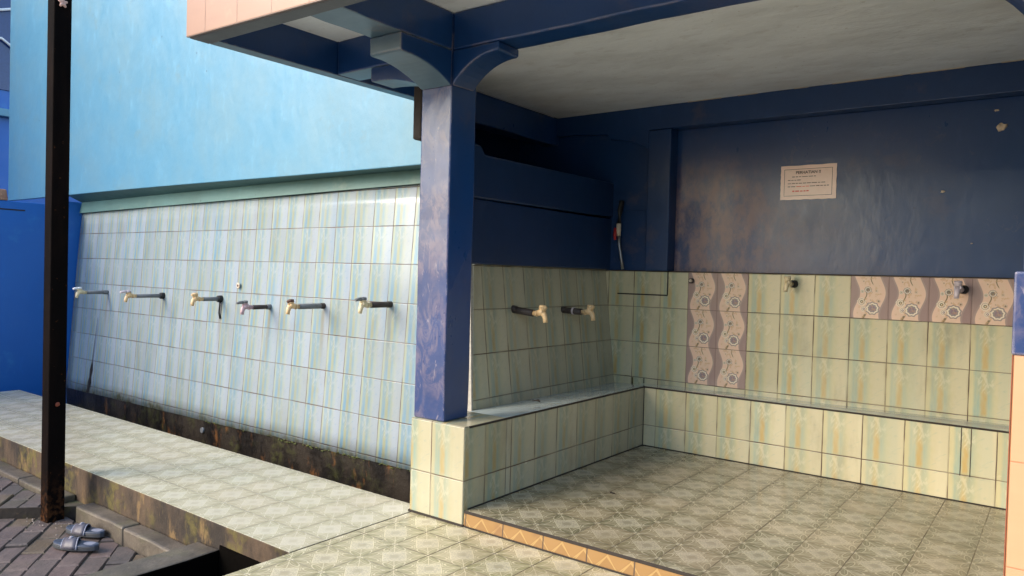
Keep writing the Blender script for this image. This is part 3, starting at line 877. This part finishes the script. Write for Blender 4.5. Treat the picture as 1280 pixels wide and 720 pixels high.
b = MB()
fu = lambda x, z: ((x + .897) / .225, (z - ZB) / .45)
c_ = [(-1.037, yf(-1.037)), (2.9, yf(2.9))]
b.quad([(c_[0][0], c_[0][1], ZB + .004), (c_[1][0], c_[1][1], ZB + .004), (c_[1][0], c_[1][1], 2.95), (c_[0][0], c_[0][1], 2.95)], [fu(c_[0][0], ZB), fu(c_[1][0], ZB), fu(c_[1][0], 2.95), fu(c_[0][0], 2.95)])
b.quad([(c_[0][0], c_[0][1], 2.95), (c_[1][0], c_[1][1], 2.95), (c_[1][0], c_[1][1] + .0115, 2.95), (c_[0][0], c_[0][1] + .0115, 2.95)])
b.quad([(c_[0][0], c_[0][1] + .0115, ZB + .004), (c_[1][0], c_[1][1] + .0115, ZB + .004), (c_[1][0], c_[1][1], ZB + .004), (c_[0][0], c_[0][1], ZB + .004)])
b.quad([(c_[0][0], c_[0][1] + .0115, ZB + .004), (c_[0][0], c_[0][1], ZB + .004), (c_[0][0], c_[0][1], 2.95), (c_[0][0], c_[0][1] + .0115, 2.95)])
b.build('tile_fascia', M['peach_tile'], cn)
def two(o_low):   # dark sides, pale underside
    for p in o_low.data.polygons: p.material_index = 1 if p.normal.z < -.3 else 0
o = boxo('beam', (-.138, 0.0, ZB), (2.9, .15, ZC), [M['navy'], M['navy']], cn, .008, wob=.0045)
o = boxo('beam', (-.944, 0.0, ZB), (-.334, .15, ZC), [M['navy'], M['pale_under']], cn, .008, wob=.0045); two(o)
o = boxo('beam', (-.332, -.652, ZB), (-.140, -.001, ZC), [M['navy'], M['pale_under']], cn, .008, wob=.0045); two(o)
def bracket_profile(n=10, L=.335, step=.045, drop=.185, flat=.0):
    """distance from the shaft face, height: stepped block then a concave quarter curve down to the shaft"""
    pr = [(0., ZB - .001), (L, ZB - .001), (L, ZB - step), (L - .012, ZB - step - .006)]
    for i in range(1, n + 1):
        t = i / n
        d = (L - .012) * (1 - t)
        pr.append((d, ZB - step - .006 - (drop - step - .006) * (t ** 2.3)))
    return pr
pr = bracket_profile(L=.325, step=.075, drop=.160)
b = MB(); b.prism([(-.001 - d, z) for d, z in pr], 'x', -.332, -.140); o = b.build('bracket', [M['navy'], M['pale_under']], cn, .007, wob=.003)
for p in o.data.polygons: p.material_index = 1 if abs(p.normal.x) < .5 else 0
pr = bracket_profile(L=.265, step=.034, drop=.160)
b = MB(); b.prism([(-.138 + d, z) for d, z in pr], 'y', 0.0, .15); o = b.build('bracket', [M['navy'], M['navy']], cn, .007, wob=.003)
pr = bracket_profile(L=.350, step=.066, drop=.135)
b = MB(); b.prism([(-.334 - d, z) for d, z in pr], 'y', 0.0, .15); o = b.build('bracket', [M['navy'], M['pale_under']], cn, .007, wob=.003)
for p in o.data.polygons: p.material_index = 1 if abs(p.normal.y) < .5 else 0
pr = bracket_profile(L=.30, step=.05, drop=.240)
b = MB(); b.prism([(2.03 - d, z) for d, z in pr], 'y', 0.0, .15); b.build('bracket', M['navy'], cn, .004)
b = MB()
b.box((-1.03, -.755, 2.951), (2.9, 2.30, 3.03)); b.build('roof', M['rim_under'], cn)
b = MB()
b.box((-.955, -.66, ZC + .001), (2.9, .0, ZC + .08)); b.box((-.94, .0, ZC + .001), (2.9, .66, ZC + .08))
b.box((-1.32, .73, ZC + .001), (2.9, 2.25, ZC + .08))
b.build('ceiling_slab', M['ceiling'], cn)
boxo('ceiling', (-.929, .151, 2.300), (2.9, 2.20, 2.321), M['ceiling'], cn, 0)
# broken plaster line along the back of the ceiling
b = MB()
rr = random.Random(9); x = .1
while x < 2.3:
    L = rr.uniform(.08, .4); b = MB(); b.box((x, 2.035, 2.2955), (x + L, 2.0465, 2.2995)); b.build('plaster_edge', M['plaster'], cn, .002); x += L + rr.uniform(.02, .25)
b = MB(); b.box((-.665, .28, 1.835), (-.60, .36, 2.16)); b.build('drain_box', M['groove'], cn, .012)
local(cn)

# ------------------------------------------------------------------ right-hand pillar
rp = tag(empty('pillar', (2.2, .1, 0)), 'pillar with peach tiled foot and blue top at the right edge of the bay', 'pillar')
boxo('tile_cladding', (2.015, -.01, -.02), (2.42, .26, .948), M['pillar_tile'], rp, .004, tu=.405, tv=.30, ox=2.015, oz=.648)
boxo('tile_edge', (2.0125, -.012, .0), (2.0148, .02, .948), mat('terracotta tile edge', simple((.28, .07, .03), .6)), rp, 0)
boxo('shaft', (2.010, -.004, .9485), (2.40, .24, 1.185), M['navy_worn_sheen'], rp, .006)
boxo('upper_shaft', (2.030, .0, 1.1855), (2.38, .22, 2.164), M['navy_worn_sheen'], rp, .006)
local(rp)
sd = tag(empty('partition', (2.7, 1., 0)), 'blue partition closing the right side of the washing bay', 'wall')
boxo('wall_body', (2.60, .26, -.1), (2.72, 2.25, 2.30), M['navy_wall'], sd, 0)
local(sd)

# ------------------------------------------------------------------ dark steel post
ps = tag(empty('post', (-2.14, -.845, -.23)), 'tall dark brown square steel post beside the kerb', 'post')
boxo('shaft', (-2.180, -.900, -.30), (-2.094, -.814, 3.6), M['post'], ps, .006)
b = MB()
b.blob((-2.090, -.858, .39), (.003, .012, .012), seed=1); b.build('paint_spot', mat('red oxide', simple((.22, .045, .02), .6)), ps)
b = MB()
for a in range(5):
    t = a * 2 * math.pi / 5 + .3
    b.tube([(-2.091, -.862, 2.487), (-2.085, -.862 + .022 * math.cos(t), 2.487 + .026 * math.sin(t))], [.012, .005], seg=8)
b.build('paper_flower', mat('faded pink paper', simple((.62, .38, .32), .7)), ps)
local(ps)
b = MB()
rr = random.Random(21)
for i in range(26):
    x, y = -2.14 + rr.gauss(.07, .13), -.845 + rr.gauss(-.10, .05)
    if y > -.80: continue
    if -2.2 < x < -2.08 and -.92 < y: continue
    if (Vector((x, y)) - RA).dot(rn_) > -.02: continue
    s_ = rr.uniform(.002, .006)
    b.blob((x, y, -.225 + s_ * .4), (s_, s_ * .8, s_ * .6), seed=i, sub=1, amp=.5)
o = b.build('gravel', M['stone']); tag(o, 'pale crumbs of mortar scattered at the foot of the dark post', 'gravel', kind='stuff')

# ------------------------------------------------------------------ taps
def make_tap(loc, rz, L, label, group, pipe='pvc', pipe_r=.0165, socket='rubber', socket_r=.017, body='cream_plastic', lever='cream_plastic', name='tap', tilt=0., neck=None, cord=False, collar=None, lever_len=.04, k=1.2):
    """a tap on a pipe that comes out of a wall; local -Y points away from the wall"""
    t = tag(empty(name, loc, rz), label, 'tap', group)
    dz = math.tan(tilt)
    b = MB(); b.tube([(0, .02, -.02 * -dz), (0, -L, L * dz)], pipe_r, 14); b.build('pipe', M[pipe], t)
    b = MB(); b.tube([(0, .012, 0), (0, -.030, .03 * dz)], [socket_r, socket_r * .95], 16); sk = b.build('socket', M[socket], t, .002)
    if collar is not None:
        b = MB(); b.tube([(0, -L * .55, L * .55 * dz), (0, -L * .55 - .012, L * .55 * dz)], pipe_r * 1.15, 14); b.build('collar', M[collar], t)
    z0 = L * dz
    b = MB()
    b.tube([(0, -L + .005, z0), (0, -L - .018, z0), (0, -L - .019, z0), (0, -L - .025, z0)], [.0125, .0125, .0155, .0155], 14)
    b.tube([(0, -L - .024, z0), (0, -L - .034, z0 + .003), (0, -L - .048, z0 + .007), (0, -L - .062, z0 + .010)], [.0125, .0160, .0185, .0150], 16)
    b.tube([(0, -L - .050, z0 + .006), (0, -L - .064, z0 - .008), (0, -L - .069, z0 - .024), (0, -L - .071, z0 - .042)], [.0155, .0130, .0115, .0108], 14)      # spout
    b.tube([(0, -L - .050, z0 + .004), (0, -L - .051, z0 + .018), (0, -L - .0512, z0 + .0185), (0, -L - .052, z0 + .028)], [.0165, .0150, .0175, .0170], 14)   # bonnet
    bo = b.build('tap_body', M[body], t)
    b = MB()
    b.tube([(0, -L - .052, z0 + .026), (0, -L - .053, z0 + .040)], [.0185, .0165], 16)
    b.tube([(0, -L - .050, z0 + .031), (0, -L - .056 - lever_len * .5, z0 + .030), (0, -L - .058 - lever_len, z0 + .026)], [.0115, .0095, .0075], 10)
    b.build('handle', M[lever], bo); bo.scale = (k, k, k); bo.location = (0, (k - 1) * L, (1 - k) * z0)
    if cord:
        b = MB(); b.tube([(0.004, -.012, -.012), (.006, -.016, -.06), (.002, -.018, -.11), (.016, -.016, -.155)], .0065, 8); b.build('cord', M['rubber'], sk)
    return t
GO = 'taps along the pale tiled wall'
ty = .745
ta = dict(group=GO)
make_tap((-5.10, ty - .01, .865), 0, .175, 'tap farthest along the pale tiled wall, cream handle and grey fitting, nearest the post', GO, socket='pvc', socket_r=.020, lever='white_pipe')
make_tap((-4.07, ty, .872), 0, .235, 'tan tap on a long grey pipe with black socket, second from the post', GO, body='orange_plastic', lever='lilac_plastic', socket_r=.028, lever_len=.05)
make_tap((-3.19, ty, .882), 0, .155, 'tan tap with a black cord hanging from its black socket', GO, body='orange_plastic', lever='orange_plastic', socket_r=.028, cord=True, lever_len=.018)
make_tap((-2.55, ty, .850), 0, .145, 'faded pink tap with a grey lever on the pale tiled wall', GO, pipe='pvc_dark', body='pink_plastic', lever='pvc', socket='pvc', socket_r=.0205, lever_len=.05)
make_tap((-1.94, ty, .886), 0, .205, 'tap with a dark brown stained head on the pale tiled wall', GO, pipe='pvc', pipe_r=.0190, socket='pvc_dark', socket_r=.0205, body='orange_plastic', lever='brown_plastic', lever_len=.016)
make_tap((-1.285, ty, .926), 0, .165, 'cream tap on a dark pipe nearest the blue column, on the pale tiled wall', GO, pipe='pvc_dark', pipe_r=.0190, socket='pvc_dark', socket_r=.0215, lever='pvc', lever_len=.045)
GI = 'taps on the shaded side wall'
xi = xs_(.93) - .004
make_tap((xi, .955, .935), math.radians(90), .150, 'tan tap on a thick brown pipe, nearer the column on the shaded side wall', GI, pipe='pvc_dark', pipe_r=.0205, socket='pvc_dark', socket_r=.0225, body='orange_plastic', lever='orange_plastic', tilt=math.radians(-7), lever_len=.016)
make_tap((xi, 1.485, .918), math.radians(90), .150, 'tan tap with red ring and pale collar, nearer the corner on the shaded side wall', GI, pipe='pvc_dark', pipe_r=.0205, socket='pvc_dark', socket_r=.0225, body='orange_plastic', lever='orange_plastic', collar='lilac_plastic', tilt=math.radians(-3), lever_len=.014)
GB = 'taps on the back wall'
make_tap((.808, YW + .004, 1.124), math.radians(-8), .040, 'short cream tap on the cream bamboo tiles of the back wall', GB, pipe='rubber', socket_r=.024, lever='cream_plastic', lever_len=.010, k=1.12)
make_tap((1.690, YW, 1.120), math.radians(-10), .045, 'short lilac tap on the mauve wave tiles of the back wall', GB, pipe='rubber', pipe_r=.02, socket_r=.024, body='lilac_plastic', lever='lilac_plastic', lever_len=.010, k=1.12)
# plugged stub
t = tag(empty('pipe_stub', (.152, YW, 1.126)), 'small dirty plugged pipe stub beside the mauve wave tiles', 'pipe stub')
b = MB(); b.tube([(0, .01, 0), (0, -.022, 0)], .017, 14); b.build('socket', M['pvc_dark'], t)
b = MB(); b.tube([(0, -.0225, 0), (0, -.032, 0)], [.011, .009], 10); b.build('plug', M['plaster'], t)
# hose with red valve
t = tag(empty('valve', (-.37, 2.04, 1.2)), 'water pipe with red valve handle rising above the corner tiles', 'valve')
b = MB(); b.tube([(.022, .010, -.008), (.012, .003, .06), (-.006, .0, .16), (-.012, .0, .24)], .010, 12); b.build('hose', M['hose'], t)
b = MB(); b.tube([(-.012, 0, .225), (-.013, 0, .25), (-.014, 0, .262), (-.014, 0, .31)], [.014, .014, .017, .016], 14); b.build('valve_body', M['plaster'], t)
b = MB(); b.tube([(-.034, -.012, .195), (-.036, -.014, .23), (-.033, -.012, .28)], [.008, .012, .010], 10); b.build('handle', M['red'], t)
b = MB(); b.tube([(-.014, .002, .31), (-.012, .010, .40), (-.004, .020, .47)], [.017, .02, .017], 12); b.build('pipe', M['rubber'], t)

# ------------------------------------------------------------------ notice on the back wall
sg = tag(empty('notice', (.849, 2.1495, 1.746)), 'small laminated notice with black and red lettering taped on the blue wall', 'notice')
def rel(x, z): return (x - .849) , z - 1.746
b = MB()
W2, H2 = .163, .104
nn = 16
edge_r = random.Random(5)
loop = []
for i in range(nn): loop.append((-W2 + 2 * W2 * i / nn, -H2 + .0012 * math.sin(i * 1.9) - .001 * i / nn))
for i in range(nn): loop.append((W2 + .0008 * math.sin(i * 1.3), -H2 + 2 * H2 * i / nn))
for i in range(nn): loop.append((W2 - 2 * W2 * i / nn, H2 + .001 * math.sin(i)))
for i in range(nn): loop.append((-W2 - .001 * math.sin(i * 2.1), H2 - 2 * H2 * i / nn))
b.prism(loop, 'y', -.003, 0.0)
b.build('paper', M['paper'], sg)
b = MB(); yi = -.0036
def bar(b, x0, z0, x1, z1, y=yi): b.box((x0, y - .0004, z0), (x1, y, z1))
for (x0, z0, x1, z1) in ((-.142, .080, .140, .0825), (-.142, -.082, .140, -.0795), (-.142, -.0795, -.1395, .080), (.1375, -.0795, .140, .080)): bar(b, x0, z0, x1, z1)
b.build('border', M['ink'], sg)
cu = bpy.data.curves.new('title', 'FONT'); cu.body = 'PERHATIAN !!'; cu.size = .024; cu.extrude = .0003; cu.offset = .0006; cu.align_x = 'CENTER'; cu.align_y = 'CENTER'
o = bpy.data.objects.new('title', cu); COL.objects.link(o); o.parent = sg; o.location = (.0, yi - .0004, .060); o.rotation_euler = (math.radians(90), 0, 0); cu.materials.append(M['ink'])
bpy.context.view_layer.update()
me = bpy.data.meshes.new_from_object(o.evaluated_get(bpy.context.evaluated_depsgraph_get())); bpy.data.objects.remove(o)
o = link('title', me, sg); o.location = (.0, yi - .0004, .060); o.rotation_euler = (math.radians(90), 0, 0)
if not me.materials: me.materials.append(M['ink'])
rr = random.Random(8)
def words(b, x0, x1, z, h=.0042):
    x = x0
    while x < x1:
        w = min(rr.uniform(.012, .034), x1 - x); bar(b, x, z, x + w, z + h * rr.uniform(.8, 1.1)); x += w + .0045
b = MB()
words(b, -.095, .045, .0330); words(b, -.120, -.040, .0130); words(b, -.120, .100, -.0070); words(b, -.120, -.072, -.0265); words(b, .012, .122, -.0265)
b.build('text_line', M['ink'], sg)
b = MB(); words(b, -.068, .008, -.0265); b.build('red_text_line', M['red_ink'], sg)
b = MB(); words(b, -.092, .006, -.0560, .007); b.build('red_text_line', M['red_ink'], sg)

# ------------------------------------------------------------------ slide sandals
def sandal(loc, ang, label):
    t = tag(empty('sandal', loc, ang), label, 'sandal', 'pair of slide sandals on the pavers')
    # local +X is the toe direction; outline of the sole
    def half(x):        # half width along the length
        s_ = (x + .125) / .25
        return .036 * (max(0., math.sin(math.pi * min(max(s_, 0), 1))) ** .42) * (1. + .28 * s_)
    n = 22
    up = [(-.125 + .25 * i / n, half(-.125 + .25 * i / n)) for i in range(n + 1)]
    loop = [(x, -w) for x, w in up] + [(x, w) for x, w in reversed(up[1:-1])]
    def rise(x): return .006 * max(0, (x - .05) / .075) ** 2 + .010 * max(0, (-x - .0) / .125)
    def slab(name, m, z0, z1, k, bev):
        b = MB()
        A = [b.bm.verts.new((x * k, y * k, z0 + rise(x) * .4)) for x, y in loop]; B = [b.bm.verts.new((x * k, y * k, z1 + rise(x))) for x, y in loop]
        N = len(loop)
        for i in range(N): b.bm.faces.new((A[i], A[(i + 1) % N], B[(i + 1) % N], B[i]))
        b.bm.faces.new(A); b.bm.faces.new(B)
        return b.build(name, m, t, bev)
    slab('sole', M['slip_sole'], 0.0, .017, 1., .003)
    slab('footbed', M['slip_bed'], .0172, .024, .985, .003)
    b = MB()
    for i in range(14):
        a0, a1 = 2 * math.pi * i / 14, 2 * math.pi * (i + 1) / 14
        f = [(-.075, 0, .0325), (-.075 + .032 * math.cos(a0), .021 * math.sin(a0), .0318), (-.075 + .032 * math.cos(a1), .021 * math.sin(a1), .0318)]
        b.bm.faces.new([b.bm.verts.new(p) for p in f])
    b.build('heel_print', M['slip_print'], t)
    # one broad slanting band arched over the forefoot, piped along both edges
    def arch(s_, off, lift=0.):
        y = -.045 + .090 * s_
        z = .010 + .040 * (max(0., math.sin(math.pi * s_)) ** .62) + lift
        xc = .055 - .050 * s_ + off
        return (xc, y * (1 - .05 * abs(off) / .045), z - .35 * max(0., off) * math.sin(math.pi * s_))
    b = MB(); seg = 18; R0 = []
    for i in range(seg + 1):
        R0.append([b.bm.verts.new(arch(i / seg, o_)) for o_ in (-.040, -.014, .014, .040)])
    for A, B in zip(R0, R0[1:]):
        for j in range(3):
            f = b.bm.faces.new((A[j], A[j + 1], B[j + 1], B[j])); f.smooth = True
    st_ = b.build('strap', M['slip_strap'], t)
    so = st_.modifiers.new('thick', 'SOLIDIFY'); so.thickness = .004; so.offset = 0
    for off in (-.041, .041):
        b = MB(); b.tube([arch(i / seg, off, .001) for i in range(seg + 1)], .0032, 8); b.build('piping', M['slip_print'], st_)
    b = MB()
    for k_ in range(5):
        b.tube([arch(.36 + .06 * k_, -.012 + .006 * (k_ % 2), .003), arch(.39 + .06 * k_, .010 - .006 * (k_ % 2), .003)], .0022, 6)
    o = b.build('stitching', M['slip_print'], st_); o['kind'] = 'stuff'
    return t
sandal((-1.600, -.960, -.222), math.radians(205), 'worn blue-grey slide sandal lying in front, farther from the kerb')
sandal((-1.760, -.850, -.222), math.radians(197), 'worn blue-grey slide sandal half hidden behind the other, against the kerb')

# small dead leaves
for loc, s_, lab in (((.377, .679, HF + .002), .018, 'tiny dark dead leaf on the tiled bay floor'), ((-.22, .86, .430), .030, 'tiny dark dead leaf on the ledge below the shaded taps')):
    b = MB(); r = random.Random(int(s_ * 1000))
    pts = [(math.cos(a) * s_ * r.uniform(.6, 1.), math.sin(a) * s_ * .55 * r.uniform(.6, 1.), r.uniform(.0, s_ * .35)) for a in [i * math.pi / 5 for i in range(10)]]
    c = b.bm.verts.new((0, 0, s_ * .15)); vs = [b.bm.verts.new(p) for p in pts]
    for i in range(10): b.bm.faces.new((c, vs[i], vs[(i + 1) % 10]))
    o = b.build('dead_leaf', M['leaf']); o.location = loc
    so = o.modifiers.new('thick', 'SOLIDIFY'); so.thickness = .002
    tag(o, lab, 'leaf')

# ------------------------------------------------------------------ added unseen house: gives the gloss paint a reflection, blocks low sky
yh = tag(empty('added_house', (6, -15, 0)), 'brown rendered house with dark windows, added unseen for reflections', 'house')
boxo('wall', (-1.6, -19., -.5), (16., -13.0, 2.7), mat('added house render', paint((.16, .12, .09), rough=.8, var=.4)), yh, .02)
b = MB(); b.prism([(-12.5, 2.7), (-19.5, 2.7), (-16., 4.2)], 'x', -2.1, 16.5); b.build('roof', mat('added house roof tiles', simple((.10, .05, .035), .8)), yh)
for x in (0.5, 4., 8., 12.): boxo('window', (x, -13.02, .9), (x + 1.3, -12.97, 2.0), M['black'], yh, .003)
local(yh)

# ------------------------------------------------------------------ camera
yaw, pitch, roll, fpx = -0.6450796528285032, 0.01919681629739232, -0.02661226800428608, 922.77
cpos = Vector((2.131816588200061, -2.522807860797165, 1.1401420761209975))
fw = Vector((math.sin(yaw) * math.cos(pitch), math.cos(yaw) * math.cos(pitch), -math.sin(pitch)))
rt = Vector((math.cos(yaw), -math.sin(yaw), 0)); dn = fw.cross(rt)
cr_, sr_ = math.cos(roll), math.sin(roll)
r2 = rt * cr_ + dn * sr_; d2 = rt * -sr_ + dn * cr_
cam = bpy.data.cameras.new('camera'); co = bpy.data.objects.new('camera', cam); COL.objects.link(co)
mw = Matrix.Identity(4)
for i in range(3):
    mw[i][0] = r2[i]; mw[i][1] = -d2[i]; mw[i][2] = -fw[i]; mw[i][3] = cpos[i]
co.matrix_world = mw
cam.sensor_width = 36; cam.lens = fpx / 1280 * 36; cam.clip_start = .05; cam.clip_end = 1000
SC.camera = co

# ------------------------------------------------------------------ light
EL = math.radians(31)
az = math.radians(213)       # compass bearing of the sun, clockwise from +Y
sun_dir = Vector((math.sin(az) * math.cos(EL), math.cos(az) * math.cos(EL), math.sin(EL)))
li = bpy.data.lights.new('sun', 'SUN'); li.energy = 1.35; li.angle = math.radians(38); li.color = (1., .85, .66)
lo = bpy.data.objects.new('sun', li); COL.objects.link(lo)
lo.rotation_euler = (-sun_dir).to_track_quat('-Z', 'Y').to_euler()
w = bpy.data.worlds.new('World'); SC.world = w; w.use_nodes = True
NT.cur = w.node_tree
NT.cur.nodes.clear()
sky = node('ShaderNodeTexSky'); sky.sky_type = 'NISHITA'; sky.sun_disc = False; sky.sun_elevation = EL; sky.sun_rotation = az
sky.air_density = 1.2; sky.dust_density = 1.2; sky.ozone_density = 1.0
bg = node('ShaderNodeBackground'); wo = node('ShaderNodeOutputWorld')
NT.cur.links.new(sky.outputs[0], bg.inputs[0]); bg.inputs[1].default_value = .15
NT.cur.links.new(bg.outputs[0], wo.inputs[0])
vs = SC.view_settings
vs.view_transform = 'Standard'; vs.look = 'None'; vs.exposure = 1.58; vs.gamma = 1.; vs.use_curve_mapping = False
SC.cycles.use_denoising = True
SC.cycles.max_bounces = 8; SC.cycles.diffuse_bounces = 5
